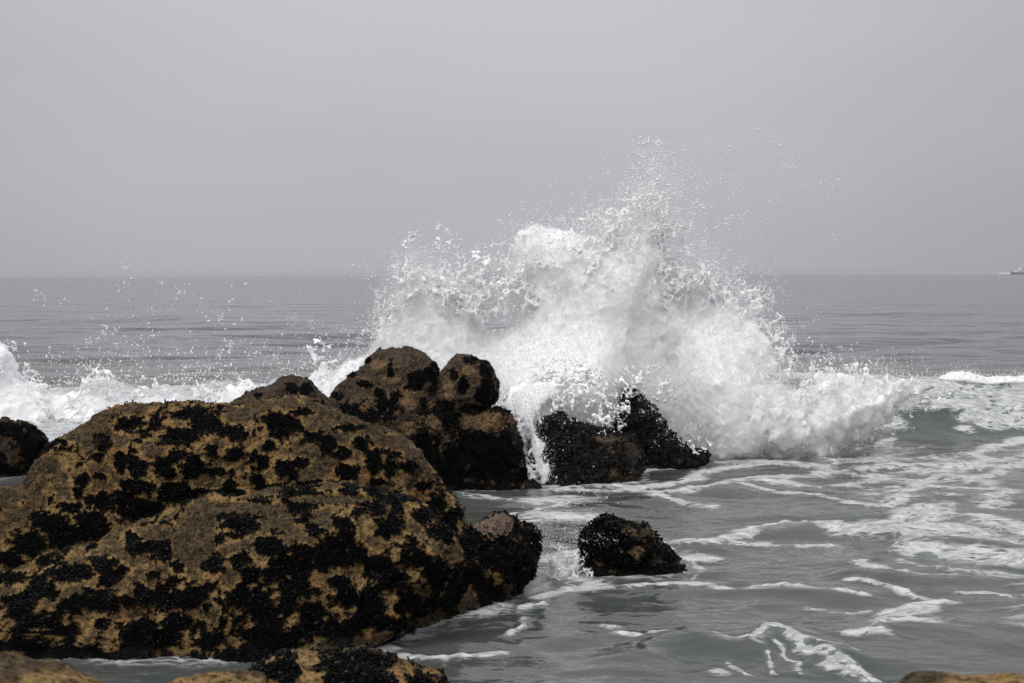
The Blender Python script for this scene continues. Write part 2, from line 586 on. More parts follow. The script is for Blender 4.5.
boulder('boulder', [(-190, 600), (-120, 530), (-50, 508), (0, 488), (18, 480), (38, 460), (50, 442), (67, 429), (88, 418), (117, 414),
                    (161, 408), (199, 410), (240, 404), (280, 405), (303, 410), (328, 419), (353, 428), (377, 439), (399, 450),
                    (420, 465), (440, 480), (456, 498), (467, 516), (472, 545), (450, 610), (330, 690), (0, 700), (-150, 690)],
        13.2, .6, 1.7, (200, 560), 'largest brown barnacled boulder, sloping back, its bare left flank beside the surf', M_ROCK,
        B_UP, seed=1, lean=.35, low=.40, facet=.4, res=.0145, box=2.3, lump=.7)
boulder('boulder', [(-190, 640), (-100, 605), (0, 583), (50, 568), (85, 558), (102, 549), (132, 531), (164, 515), (190, 508), (249, 501),
                    (293, 498), (340, 493), (370, 491), (385, 492), (405, 496), (428, 502), (448, 512), (461, 528), (466, 556),
                    (446, 600), (392, 640), (335, 680), (250, 705), (0, 705), (-150, 700)],
        11.7, .95, .6, (230, 610), 'mussel-blotched ochre boulder below the largest brown boulder', M_ROCK, B_LOW, bare=[(194, 545, 19, 20), (160, 533, 24, 7), (235, 508, 45, 5), (330, 500, 40, 4)], seed=2, lean=.5, low=.72,
        res=.0125, box=2.2, lump=.65)
boulder('rock', [(440, 573), (452, 546), (462, 535), (475, 527), (492, 522), (510, 527), (526, 536), (537, 549), (536, 563), (530, 579),
                 (512, 597), (480, 614), (440, 629), (395, 649), (340, 662), (370, 600)], 13.2, .75, .5, (480, 565),
        'low mussel-black rock with a pale pink bare top next to the boulders', M_ROCK, [(530, 540, 16, 30), (465, 545, 25, 28), (500, 555, 40, 20)],
        pinks=[(496, 524, 24, 12)], cover=.6, bare=[(496, 524, 24, 12)], skew=1.3, seed=3, res=.011, lean=.3, shell=1.3, amp=1.5)
boulder('rock', [(580, 600), (581, 562), (580, 541), (590, 529), (607, 522), (626, 525), (645, 530), (656, 540), (668, 553), (681, 570),
                 (687, 588), (680, 605), (630, 612)], 14.2, .35, .45, (630, 570),
        'small black mussel-covered rock standing alone in the water', M_WET, [(610, 545, 30, 25)], cover=.64, facet=.25, seed=4, res=.009,
        ochre_blobs=[(636, 552, 8, 7), (612, 570, 7, 6), (660, 582, 10, 8), (630, 581, 8, 5)],
        bare=[(636, 552, 8, 6), (612, 570, 5, 5), (662, 580, 6, 8), (630, 581, 6, 4), (655, 560, 6, 5)], shell=1.7, amp=1.6)

# the cluster behind
boulder('boulder', [(225, 415), (239, 400), (260, 389), (282, 381), (301, 380), (314, 385), (324, 397), (345, 420), (345, 470), (230, 470)],
        19.3, .8, .8, (285, 425), 'rounded grey-brown hump of rock behind the largest boulder', M_GREY,
        Z1([(230, 190, 20, 20), (275, 195, 20, 25), (120, 210, 15, 10), (190, 235, 30, 10), (300, 240, 30, 15), (80, 228, 20, 8)], 3.2, 220, 330),
        seed=5, res=.018, och_gain=.35)
boulder('boulder', [(310, 440), (326, 405), (339, 389), (354, 373), (373, 352), (382, 348), (398, 350), (407, 346), (421, 347), (436, 363),
                    (444, 385), (455, 430), (440, 500), (340, 500)], 20.7, .8, .8, (388, 425),
        'tallest pointed grey-brown rock in front of the white splash', M_GREY,
        Z1([(550, 130, 18, 30), (465, 170, 20, 15), (375, 215, 20, 20), (355, 270, 18, 12), (405, 250, 35, 20), (510, 200, 20, 18),
            (560, 230, 25, 40), (600, 240, 20, 20), (650, 150, 50, 30), (690, 115, 20, 15), (420, 145, 18, 9), (470, 95, 15, 12),
            (520, 300, 60, 30), (480, 260, 30, 18), (620, 180, 40, 20)], 3.2, 220, 330), seed=6, res=.016, och_gain=.45, ochre_blobs=[(392, 378, 9, 6), (408, 388, 8, 6), (365, 402, 10, 7), (378, 365, 10, 5), (420, 392, 8, 7)], lean=.15)
boulder('boulder', [(434, 412), (437, 384), (447, 364), (457, 356), (470, 355), (486, 363), (496, 376), (498, 392), (492, 406), (475, 420), (450, 425)],
        20.3, .5, .5, (467, 388), 'egg-shaped brown boulder balanced on the rock cluster', M_GREY,
        Z1([(850, 125, 28, 28), (800, 95, 25, 12), (850, 200, 38, 50), (750, 140, 15, 20), (780, 175, 18, 30), (720, 240, 40, 18), (820, 250, 50, 15)],  # mussels; the big right-hand patch also paints in the shaded side
           3.2, 220, 330), seed=7, res=.013, och_gain=.45, ochre_blobs=[(449, 390, 6, 12), (468, 372, 8, 6)], lump=.7)  # tan band at the left paints the boulder's lit side into its colour
boulder('boulder', [(436, 500), (440, 450), (448, 424), (464, 413), (489, 410), (505, 413), (514, 426), (519, 455), (521, 477), (525, 496),
                    (520, 520), (440, 525)], 20.1, .6, .7, (482, 465),
        'square dark mussel-covered rock with a tan cap in the rear cluster', M_WET, [(490, 460, 40, 32)], cover=.66,
        bare=[(486, 421, 24, 10)], ochre_blobs=[(488, 421, 24, 9)], amp=1.8, seed=8, res=.014, box=3.0, shell=1.6)
boulder('boulder', [(310, 500), (335, 440), (355, 412), (400, 402), (440, 408), (462, 425), (470, 460), (475, 500), (440, 520), (340, 520)],
        20.0, .7, .7, (400, 465), 'dark mussel-crusted rock mass at the foot of the pointed rock', M_WET, [(420, 470, 50, 40)], cover=.52, amp=2.4,
        ochre_blobs=[(409, 402, 8, 8), (408, 428, 9, 7), (432, 421, 8, 6)], bare=[(409, 402, 9, 8), (408, 428, 9, 7), (432, 421, 9, 6)],
        seed=9, res=.014, shell=1.6)
boulder('rock', [(515, 500), (518, 486), (530, 482), (540, 488), (542, 500), (530, 508)], 19.7, .2, .3, (529, 496),
        'low black foot of rock at the waterline under the square dark rock', M_WET, cover=.8, seed=10, res=.012, shell=1.0)

# rocks under the splash
boulder('rock', [(533, 505), (532, 470), (534, 436), (541, 424), (553, 421), (566, 423), (582, 428), (598, 433), (616, 434), (632, 444), (640, 470), (618, 492), (585, 507)],
        20.4, .5, .9, (578, 462), 'sloping black rock streaming with white water under the splash', M_WET, [(570, 450, 40, 30)], cover=.54,
        ochre_blobs=[(606, 438, 10, 4), (615, 474, 8, 9)], bare=[(605, 438, 12, 5), (614, 474, 6, 9)], wet_h=3.0, seed=11, res=.012, lean=.4, shell=1.7, amp=2.2)
boulder('rock', [(600, 490), (606, 455), (616, 430), (622, 408), (629, 391), (634, 391), (642, 400), (652, 412), (662, 427), (677, 446), (698, 452),
                 (709, 456), (706, 472), (660, 485)], 22.1, .55, .6, (652, 448),
        'jagged black pinnacle of rock half hidden by the splash', M_WET, [(640, 440, 60, 50)], cover=.64, ochre_blobs=[(650, 468, 12, 5)],
        bare=[(650, 468, 10, 4)], wet_h=3.0, seed=12, res=.014, amp=3.0, shell=2.0)
boulder('rock', [(704, 466), (707, 452), (720, 446), (733, 449), (738, 458), (734, 468)], 23.0, .3, .3, (721, 458),
        'low black rock awash at the foot of the breaking wave', M_WET, cover=.8, seed=13, res=.016, shell=1.2)
boulder('rock', [(-40, 480), (-35, 430), (-10, 424), (9, 423), (23, 425), (33, 434), (44, 444), (40, 462), (25, 478), (10, 490), (-20, 495)],
        21.0, .5, .5, (3, 458), 'dark brown rock against the surf at the left edge of the photo', M_WET, [(30, 440, 18, 14), (5, 430, 25, 8)], cover=.55, seed=14, res=.013,
        shell=1.1)

# close to the lens
boulder('rock', [(-90, 784), (-60, 676), (0, 678), (25, 685), (55, 696), (90, 714), (130, 784), (20, 884)], 4.3, .4, .5, (10, 740),
        'out-of-focus smooth brown rock in the bottom left corner', M_ROCK, seed=16, facet=0, res=.008, och_gain=.4, amp=.5, lump=.5, ochre_blobs=[(60, 690, 50, 20)])
boulder('rock', [(120, 776), (150, 704), (175, 694), (205, 691), (235, 693), (260, 706), (280, 776), (200, 836)], 5.2, .4, .5, (200, 730),
        'out-of-focus low reddish brown rock at the bottom edge', M_ROCK, seed=17, facet=0, res=.008, amp=.5, lump=.5, ochre_blobs=[(210, 690, 60, 20)])
boulder('rock', [(225, 769), (240, 693), (250, 677), (265, 666), (285, 660), (320, 661), (352, 659), (375, 664), (400, 673), (420, 683),
                 (440, 693), (470, 769), (340, 839)], 6.6, .5, .6, (340, 730),
        'yellow-brown rock with big black mussel patches at the bottom edge', M_ROCK, [(285, 670, 12, 18), (262, 676, 9, 14), (350, 664, 30, 14), (340, 680, 30, 14),
         (388, 662, 8, 6), (372, 684, 30, 10), (420, 690, 30, 14)], seed=18, facet=0, res=.008, amp=.7, lump=.5, ochre_blobs=[(300, 672, 40, 24), (400, 676, 24, 14)])
boulder('rock', [(880, 788), (912, 718), (930, 705), (950, 700), (975, 699), (1000, 701), (1030, 702), (1070, 708), (1110, 788), (990, 868)],
        3.9, .4, .5, (990, 746), 'out-of-focus orange-brown rock in the bottom right corner', M_ROCK, seed=19, facet=0, res=.008, amp=.5, lump=.5,
        ochre_blobs=[(990, 682, 50, 14)])


# ------------------------------------------------------------------ sea
def poly_dist(pts, x, y):
    d = np.full(x.shape, 1e9)
    for (ax, ay), (bx, by) in zip(pts[:-1], pts[1:]):
        vx, vy = bx - ax, by - ay
        t = np.clip(((x - ax) * vx + (y - ay) * vy) / (vx * vx + vy * vy + 1e-9), 0, 1)
        d = np.minimum(d, np.hypot(x - ax - t * vx, y - ay - t * vy))
    return d


H = HCAM
rows = np.concatenate([np.arange(3 * F / 4.2, 3 * F / 46, -1.05), np.arange(3 * F / 46, .62, -.62)])
Yr = 3 * F / rows
tc = np.concatenate([np.linspace(-.8, -.385, 70, endpoint=False), np.linspace(-.385, .385, 960), np.linspace(.385, .8, 71)[1:]])
GX = (Yr[:, None] + 10) * tc[None]
GY = np.repeat(Yr[:, None], len(tc), 1)
x, y = GX.ravel(), GY.ravel()
cellsz = np.maximum(np.repeat(np.gradient(Yr)[:, None], len(tc), 1).ravel(), (y + 10) * .0009)
z = np.zeros_like(x)
r = np.random.default_rng(11)
offshore = ss(26, 34, y)
for lam, a_n, a_f, sx in ((14, .0, .15, .4), (7.5, .0, .15, .4), (4.2, .035, .17, .42), (2.3, .06, .13, .45), (1.25, .05, .075, .5), (.65, .03, .034, .6), (.33, .014, .012, .7)):
    fade = ss(1.6, 4.5, lam / cellsz)
    if fade.max() <= 0:
        continue
    q = np.stack([x / lam * sx + r.random() * 50, y / lam + r.random() * 50, np.full_like(x, r.random() * 9)], 1)
    q[:, :2] += .35 * perlin(q * .6 + 5)[:, None]
    nn_ = perlin(q)
    rid = 1 - 2 * np.abs(nn_)
    z += fade * (a_n * (1 - offshore) + a_f * offshore) * (.55 * rid + .6 * nn_)
# the breaking swell: steep shoreward face, long back
wig = .35 * perlin(np.stack([x * .22, np.zeros_like(x), np.zeros_like(x) + 3], 1))
yc = 27.0 + wig
hgt = 1.02 + .14 * perlin(np.stack([x * .5, np.zeros_like(x) + 2, np.zeros_like(x)], 1))
hgt = hgt * (1 - .12 * ss(6, 10, x)) * (1 - .30 * ss(-1.5, -4, x))
s = y - yc
bump = np.where(s < 0, np.exp(-(s / 1.25) ** 2), np.exp(-(s / 3.6) ** 2))
z += hgt * bump
green = np.exp(-((s + .8) / .8) ** 2) * ss(2.5, 5, x) * (.55 + .6 * perlin(np.stack([x * .6, y * .9, x * 0 + 40], 1)))


def wpoly(pl):
    out = []
    for a, b in pl:
        q = W(a, b)
        if b < 448:
            yy = np.arange(22.0, 30.0, .02)
            d_ = ray(a, b)
            zz = HCAM + d_[2] * yy / d_[1]
            s_ = yy - 27.0
            hit = np.where(zz <= 1.0 * np.where(s_ < 0, np.exp(-(s_ / 1.25) ** 2), np.exp(-(s_ / 3.6) ** 2)))[0]
            if len(hit):
                q = np.array([d_[0] * yy[hit[0]] / d_[1], yy[hit[0]], 0])
        out.append(tuple(q[:2]))
    return out


# low chop lines close in
for pl, hh, wd in (([(700, 655), (745, 660), (776, 645), (800, 652), (840, 668)], .10, .22), ([(690, 552), (760, 540), (830, 535), (960, 553), (1060, 566)], .10, .35),
                   ([(560, 600), (640, 592), (760, 598), (860, 604)], .05, .2), ([(620, 668), (700, 640), (790, 636)], .06, .25),
                   ([(600, 512), (690, 500), (800, 482)], .05, .4), ([(850, 580), (920, 588), (1040, 590)], .07, .25)):
    d = poly_dist(wpoly(pl), x, y)
    z += hh * np.exp(-(d / wd) ** 2)

foam = np.zeros_like(x)
wx = .13 * perlin(np.stack([x * 1.3, y * 1.3, x * 0 + 1], 1)) + .07 * perlin(np.stack([x * 4, y * 4, x * 0 + 7], 1))
wy = .10 * perlin(np.stack([x * 1.3, y * 1.3, x * 0 + 21], 1)) + .05 * perlin(np.stack([x * 4, y * 4, x * 0 + 27], 1))
xs, ys = x + wx, y + wy * 1.3
brk = 1 + .38 * perlin(np.stack([x * 1.6, y * 1.3, x * 0 + 33], 1)) + .28 * perlin(np.stack([x * 4.5, y * 4, x * 0 + 35], 1))
STREAKS = [
    ([(730, 466), (767, 467), (809, 472), (839, 475), (868, 472), (904, 470), (940, 468), (975, 471), (993, 465), (978, 460), (981, 454), (1005, 448), (1030, 441)], .10, 1),
    ([(779, 453), (809, 459), (836, 468)], .08, .9),
    ([(891, 424), (890, 431)], .12, 1), ([(886, 442), (886, 451), (879, 459), (886, 466)], .07, .95),
    ([(738, 488), (764, 485), (809, 482), (827, 477), (845, 474)], .11, 1), ([(744, 491), (779, 497), (809, 499), (845, 506), (874, 508)], .06, .85),
    ([(764, 487), (800, 491)], .12, .9),
    ([(886, 508), (898, 502), (916, 494), (916, 486), (945, 479), (969, 485), (999, 476), (1017, 467), (1035, 464)], .09, 1),
    ([(930, 490), (963, 493), (1017, 493)], .07, .9), ([(950, 484), (990, 480)], .12, .9),
    ([(833, 521), (886, 524), (910, 512), (940, 508), (937, 518), (925, 524)], .11, 1), ([(915, 514), (935, 511)], .14, 1),
    ([(848, 531), (885, 535), (925, 530), (972, 536)], .16, .95), ([(860, 541), (905, 544), (950, 543), (1000, 546)], .16, .95),
    ([(870, 534), (900, 540), (940, 537)], .22, .75),
    ([(657, 542), (678, 551), (705, 552), (730, 547), (756, 538), (797, 532), (827, 536), (850, 540)], .08, 1),
    ([(913, 554), (946, 560), (985, 563), (1030, 567)], .13, 1), ([(966, 518), (990, 522), (1030, 531)], .10, .95), ([(980, 526), (1030, 540)], .12, .8),
    ([(720, 551), (750, 548), (790, 549), (830, 552)], .10, .62), ([(665, 560), (720, 560)], .06, .6),
    ([(857, 566), (871, 572), (878, 577), (902, 578)], .05, .95), ([(900, 566), (940, 573), (990, 578), (1030, 586)], .09, .72), ([(915, 583), (960, 586)], .06, .7),
    ([(660, 588), (700, 588), (745, 592), (794, 590), (818, 596), (851, 602)], .05, .95), ([(860, 588), (886, 593), (910, 602), (934, 608)], .045, .9),
    ([(839, 642), (858, 640), (880, 639), (889, 626), (898, 614), (934, 608), (952, 609)], .055, 1), ([(889, 626), (915, 625), (937, 627)], .07, 1),
    ([(895, 618), (925, 613)], .08, .9), ([(815, 615), (850, 618), (870, 614)], .05, .6), ([(960, 600), (1024, 606)], .07, .55),
    ([(714, 650), (735, 655), (756, 658), (770, 651), (776, 646), (791, 649), (800, 658), (809, 664), (845, 672), (874, 684)], .04, 1),
    ([(779, 658), (800, 672), (812, 682)], .02, .7), ([(800, 656), (825, 660), (850, 662)], .02, .65), ([(823, 668), (850, 680)], .025, .7), ([(770, 664), (790, 680)], .02, .65),
    ([(740, 672), (760, 682)], .03, .7), ([(720, 677), (725, 681)], .045, 1), ([(830, 675), (860, 684)], .05, .8),
    ([(545, 494), (569, 493), (593, 490), (637, 493), (665, 488), (691, 485), (700, 477), (710, 472), (733, 469), (760, 468)], .09, 1),
    ([(560, 496), (630, 496), (658, 500), (687, 499), (710, 493), (738, 488)], .08, 1), ([(647, 502), (682, 507), (719, 509)], .05, .9),
    ([(600, 486), (642, 475), (691, 467), (724, 458)], .06, .9), ([(540, 489), (600, 487)], .08, .8),
    ([(528, 505), (550, 504), (578, 505)], .18, .75), ([(535, 520), (556, 519), (580, 520)], .20, .95), ([(545, 512), (575, 508)], .12, .7), ([(460, 499), (500, 503), (540, 505)], .08, .7),
    ([(343, 650), (374, 643), (409, 634), (440, 621), (470, 605), (505, 592), (530, 578)], .035, .95),
    ([(402, 658), (427, 664), (459, 661), (505, 656)], .04, .95), ([(418, 668), (440, 667), (462, 662)], .06, .9),
    ([(521, 616), (546, 608)], .035, .9), ([(530, 624), (522, 634), (510, 641)], .03, .8), ([(470, 622), (500, 612)], .02, .7), ([(603, 633), (610, 633)], .04, .9), ([(622, 640), (635, 640)], .045, .9),
    ([(655, 638), (668, 640)], .03, .7), ([(540, 598), (560, 590), (600, 592), (631, 592), (684, 588)], .05, .95), ([(690, 560), (700, 572), (690, 584)], .04, .5),
    ([(520, 590), (545, 575), (570, 580), (590, 590)], .10, .95), ([(545, 560), (575, 555)], .10, .8), ([(640, 545), (665, 556), (684, 575)], .04, .7),
    # along the crest and down the face at the right
    ([(905, 392), (935, 388), (965, 391), (1030, 391)], .14, .95), ([(925, 392), (960, 400), (1000, 402), (1030, 401)], .12, .9), ([(897, 404), (920, 405)], .10, .9),
    ([(955, 408), (990, 413)], .12, .85), ([(960, 420), (1000, 424), (1030, 425)], .13, .8), ([(985, 428), (1020, 425)], .12, .8), ([(1000, 415), (1030, 410)], .16, .75), ([(920, 406), (950, 408)], .08, .8),
    ([(1018, 400), (1030, 398)], .2, .9), ([(962, 433), (970, 436)], .08, .8),
]
for pl, wd, st in STREAKS:
    d = poly_dist(wpoly(pl), xs, ys) / 1.3
    foam = np.maximum(foam, st * 1.02 * brk * (1 - .5 * ss(wd * .0, wd * 1.0, d) - .5 * ss(wd * .5, wd * 2.9, d)) * (d < wd * 2.9))
# lacy remains of old foam: rims of drifting cells
q = np.stack([xs * .62, ys * .8, xs * 0 + 4], 1)
q[:, :2] += .3 * perlin(q * 2.1 + 3)[:, None]
rim = (1 - np.abs(perlin(q)) * 3.0) * 1.15
rim2 = 1 - np.abs(perlin(q * 2.6 + 8)) * 2.8
reg = ss(2.2, 5.5, x) * ss(9, 12.5, y) * (1 - ss(24.2, 25.2, y)) * ss(-.25, .35, perlin(np.stack([x * .28, y * .33, x * 0 + 12], 1)) + .1)
reg = np.maximum(reg, .35 * ss(.3, 2, x) * ss(12, 16, y) * (1 - ss(22, 24, y)))
foam = np.maximum(foam, np.clip(np.maximum(rim, rim2 * .85), 0, 1.1) * reg * .56 * brk)
# froth and backwash ringing every rock where the water meets it
gw = np.zeros((480, 640))
for ring in WATERLINE:
    gw[np.clip(((ring[:, 1] - 3) / .05).astype(int), 0, 479), np.clip(((ring[:, 0] + 14) / .05).astype(int), 0, 639)] = 1
acc = gw.copy()
for k in range(9):
    b_ = acc.copy()
    for dy, dx in ((0, 1), (0, -1), (1, 0), (-1, 0)):
        b_ = np.maximum(b_, np.roll(acc, (dy, dx), (0, 1)) - .11)
    acc = b_
iy, ix = ((ys - 3) / .05).astype(int), ((xs + 14) / .05).astype(int)
okk = (iy >= 0) & (iy < 480) & (ix >= 0) & (ix < 640)
ringv = np.where(okk, acc[np.clip(iy, 0, 479), np.clip(ix, 0, 639)], 0)
foam = np.maximum(foam, np.clip(ringv, 0, 1) * (.5 + .45 * perlin(np.stack([x * 1.1, y * 1.1, x * 0 + 44], 1))) * ss(9, 11, y))
# white water along the crest and wash behind the rocks on the left
crest = np.exp(-((s - .1) / .45) ** 2) * (1 - .25 * ss(6.5, 9, x))
foam = np.maximum(foam, crest * 1.05)
foam = np.maximum(foam, ss(-1.0, -2.2, x) * ss(21.5, 22.5, y) * (1 - ss(28, 29.5, y)))
foam = np.maximum(foam, ss(1.2, .2, np.abs(x - .6) / 1.2) * ss(19.8, 20.6, y) * (1 - ss(24, 26, y)))
ww = ss(-1.0, -2.2, x) * ss(21.5, 22.5, y) * (1 - ss(28, 29.5, y))
z += ww * (.16 * np.abs(perlin(np.stack([x * 1.7, y * 1.7, x * 0 + 50], 1))) + .09 * np.abs(perlin(np.stack([x * 4, y * 4, x * 0 + 51], 1))) + .22 * np.clip(perlin(np.stack([x * .8, y * .5, x * 0 + 52], 1)), 0, 1))
# thin whitecaps offshore
z += .025 * np.clip(foam, 0, 1) * (y < 30) * (1 + perlin(np.stack([x * 9, y * 9, x * 0], 1)))
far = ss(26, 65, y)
nr_, nc_ = GX.shape
idx = (np.arange(nr_ - 1)[:, None] * nc_ + np.arange(nc_ - 1)[None]).ravel()
quads = np.stack([idx, idx + 1, idx + 1 + nc_, idx + nc_], 1)
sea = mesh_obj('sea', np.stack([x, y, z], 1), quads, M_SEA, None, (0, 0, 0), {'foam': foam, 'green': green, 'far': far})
tag(sea, 'grey-green sea with foam streaks reaching the misty horizon', 'sea', 'structure')


# ------------------------------------------------------------------ white water
def sdf2(pts, X, Z):
    pts = np.asarray(pts)
    d = np.full(X.shape, 1e9)
    ins = np.zeros(X.shape, bool)
    for i in range(len(pts)):
        a, b = pts[i - 1], pts[i]
        e = b - a
        t = np.clip(((X - a[0]) * e[0] + (Z - a[1]) * e[1]) / (e @ e + 1e-12), 0, 1)
        d = np.minimum(d, np.hypot(X - a[0] - t * e[0], Z - a[1] - t * e[1]))
        c = ((a[1] > Z) != (b[1] > Z)) & (X < (b[0] - a[0]) * (Z - a[1]) / (b[1] - a[1] + 1e-12) + a[0])
        ins ^= c
    return np.where(ins, d, -d)


FROTH = []


def foam_body(name, poly, Y, vox, thick, fringe, lig, label, seed, gaps=(), depth=(1.2, 1.2), margin=.45, lean=0.0, bumps=1.0, cell=.125,
              stretch=(1, 1, 1.25), ycurve=None, mat=M_FOAM, ext=.38, holes=(), cat='sea foam', vol=False, dcap=1.3, rimthin=.35, rollx=0.0, froth=0, fsc=1.0):
    r = np.random.default_rng(seed)
    pts = np.array([P(a, b, Y)[[0, 2]] for a, b in poly])
    x0, x1 = pts[:, 0].min() - margin, pts[:, 0].max() + margin
    z0, z1 = max(pts[:, 1].min() - .1, -.25), pts[:, 1].max() + margin
    nx, ny, nz = [int(v / vox) for v in (x1 - x0, sum(depth), z1 - z0)]
    gx = (x0 + np.arange(nx) * vox).astype(np.float32)
    gy = (Y - depth[0] + np.arange(ny) * vox).astype(np.float32)
    gz = (z0 + np.arange(nz) * vox).astype(np.float32)
    X2, Z2 = np.meshgrid(gx, gz, indexing='ij')
    d2 = sdf2(pts, X2, Z2)
    for g in gaps:
        d2 = np.minimum(d2, .22 - sdf2(np.array([P(a, b, Y)[[0, 2]] for a, b in g]), X2, Z2) * 1.6)
    fr = np.full(d2.shape, 0.0)
    frp = np.array([(P(a, 300, Y)[0], w) for a, w in fringe])
    fr[:] = np.interp(gx, frp[:, 0], frp[:, 1])[:, None]
    # fringe only towards the top of the body
    yc2 = Y + lean * (Z2 - .5)
    if ycurve is not None:
        yc2 = yc2 + ycurve(X2, Z2)
    a = np.abs(gy[None, :, None] - yc2[:, None, :].astype(np.float32))
    ds = np.where(d2 > 0, dcap * (1 - np.exp(-np.maximum(d2, 0) / dcap)), d2)
    th = thick * (rimthin + (1 - rimthin) * ss(.0, .9, d2))
    f3 = ds[:, None, :].astype(np.float32) - a * a / th[:, None, :].astype(np.float32)
    del a
    shape = (nx, ny, nz)
    v = 1 / vox
    st = np.array(stretch)
    b = .042 * (np.abs(lattice(shape, .24 * v * st, r)) - .6)
    b += .036 * (np.abs(lattice(shape, .11 * v * st, r)) - .6)
    b *= (1 + rollx * ss(3.7, 4.8, gx))[:, None, None].astype(np.float32)
    b += .12 * lattice(shape, .6 * v, r) * (1 - .6 * (rollx > 0) * ss(3.7, 4.8, gx))[:, None, None].astype(np.float32)
    b += .020 * lattice(shape, max(.045 * v, 1.6), r)
    b *= bumps
    core = f3 - fr[:, None, :].astype(np.float32) + b
    if lig > 0:
        n1 = lattice(shape, cell * v * st, r)
        n2 = lattice(shape, cell * v * st, r)
        n1 += .35 * lattice(shape, cell * .45 * v, r)
        n2 += .35 * lattice(shape, cell * .45 * v, r)
        n1 += .16 * lattice(shape, max(cell * .22 * v, 1.8), r)
        n2 += .16 * lattice(shape, max(cell * .22 * v, 1.8), r)
        n1 *= n1
        n2 *= n2
        n1 += n2
        np.sqrt(n1, out=n1)
        mod = lattice(shape, .33 * v, r)
        rr = lig * np.clip((f3 + ext + .16 * mod) / (ext + .15), 0, 1.15) * (fr[:, None, :] > .02) * (1 - ss(.2, .5, d2 - fr))[:, None, :].astype(np.float32)
        del mod, n2
        lg = (rr - n1) * (cell * .55)
        core = np.maximum(core, lg)
        del lg, rr, n1
    for hx, hy, hr in holes:
        c = P(hx, hy, Y)
        dd = np.hypot(X2 - c[0], Z2 - c[2])[:, None, :] / (hr * Y / F) - 1 + .25 * lattice(shape, .1 * v, r)
        core = np.minimum(core, dd * .2)
    core[:, 0, :] = core[:, -1, :] = -1
    core[0] = core[-1] = -1
    core[:, :, -1] = -1
    if vol:
        core = np.maximum(f3 + .07 + b - fr[:, None, :].astype(np.float32), 0 * f3 - 1)
        core[:, 0, :] = core[:, -1, :] = -1
        core[0] = core[-1] = -1
        core[:, :, -1] = core[:, :, 0] = -1
    S = np.clip(-core, -.1, .1).astype(np.float32)
    g = openvdb.FloatGrid(.1)
    g.copyFromArray(S)
    pv, qd = g.convertToQuads(0.0)
    pv = np.asarray(pv) * vox + np.array([x0, Y - depth[0], z0])
    o = mesh_obj(name, pv, np.asarray(qd), mat, None, (0, 0, 0))
    o.location = (0, 0, 0)
    tag(o, label, cat, 'stuff')
    if froth:
        nn = np.empty(len(pv) * 3, np.float32)
        o.data.vertices.foreach_get('normal', nn)
        nn = nn.reshape(-1, 3)
        gi = np.clip(((pv - (x0, Y - depth[0], z0)) / vox).astype(int), 0, np.array(shape) - 1)
        sel = np.where((nn[:, 1] < .35) & (pv[:, 2] > 0) & ((d2 - fr)[gi[:, 0], gi[:, 2]] > -.04))[0]
        sel = sel[r.permutation(len(sel))[:froth]]
        q = pv[sel] + nn[sel] * (r.exponential(.045, len(sel)) * fsc)[:, None] + r.normal(size=(len(sel), 3)) * .012 * fsc
        FROTH.append((q, (.0028 + .0072 * r.random(len(sel)) ** 2.5) * fsc))
    return o


SPLASH = [(318, 470), (322, 400), (338, 372), (362, 350), (380, 325), (392, 296), (402, 270), (414, 260), (432, 262), (450, 272), (474, 284),
          (500, 280), (512, 268), (520, 238), (532, 230), (552, 234), (575, 230), (596, 214), (618, 212), (632, 206), (640, 176), (652, 164), (666, 172), (672, 200), (682, 222), (694, 244),
          (712, 266), (728, 286), (748, 300), (768, 322), (782, 346), (792, 364), (820, 363), (850, 367), (876, 373), (898, 380), (915, 388), (895, 402),
          (880, 416), (855, 440), (820, 470), (770, 500), (735, 510), (500, 510), (318, 500)]
def YC(X, Z):
    return (-.95 * ss(2.5, 3.3, X) * (1 - ss(1.2, 2.4, Z)) + .35 * ss(4.5, 6, X)
            - 1.1 * ss(-.6, .1, X) * (1 - ss(1.3, 2.1, X)) * (1 - ss(1.0, 2.3, Z)))


FRS = [(318, .12), (380, .2), (400, .20), (470, .20), (515, .26), (600, .30), (632, .38), (690, .42), (740, .42), (782, .30), (840, .14), (893, .03)]
GAPS = [[(480, 296), (500, 284), (518, 288), (526, 308), (520, 326), (500, 334), (486, 332), (478, 316)]]
foam_body('wave_splash', SPLASH, 23.7, .019, .9,
          FRS, .27,
          'tall white splash of the wave bursting over the black rocks', 21,
          gaps=GAPS, rollx=.9, depth=(2.1, 1.3), froth=360000,
          ycurve=YC)
LACE = [(385, 330), (392, 290), (402, 262), (416, 252), (434, 250), (452, 260), (476, 270), (500, 262), (512, 240), (522, 224), (536, 219), (556, 223), (574, 219),
        (580, 208), (600, 205), (618, 202), (628, 192), (634, 166), (646, 144), (662, 154), (674, 184), (688, 212), (704, 234), (726, 256), (740, 278),
        (762, 302), (780, 324), (792, 352), (786, 380), (700, 380), (600, 330), (500, 330)]
foam_body('water_lace', LACE, 23.6, .0135, .5, [(380, 1.6), (800, 1.6)], .30, 'lacy threads of water torn loose along the rim of the tall splash', 41, depth=(.75, .6), margin=.15,
          ext=.2, cell=.125, mat=M_DROP, stretch=(1, 1, 1.4))
foam_body('water_lace', [(612, 402), (618, 384), (632, 370), (656, 374), (680, 396), (700, 424), (716, 448), (700, 448), (676, 432), (655, 410), (640, 398), (628, 404), (618, 436), (606, 436)],
          21.7, .012, .3, [(600, 1.6), (720, 1.6)], .30, 'ragged white wisps falling over the tip of the black pinnacle', 42, depth=(.4, .4), margin=.1, ext=.10, cell=.085,
          mat=M_DROP, stretch=(1, 1, 1.8))
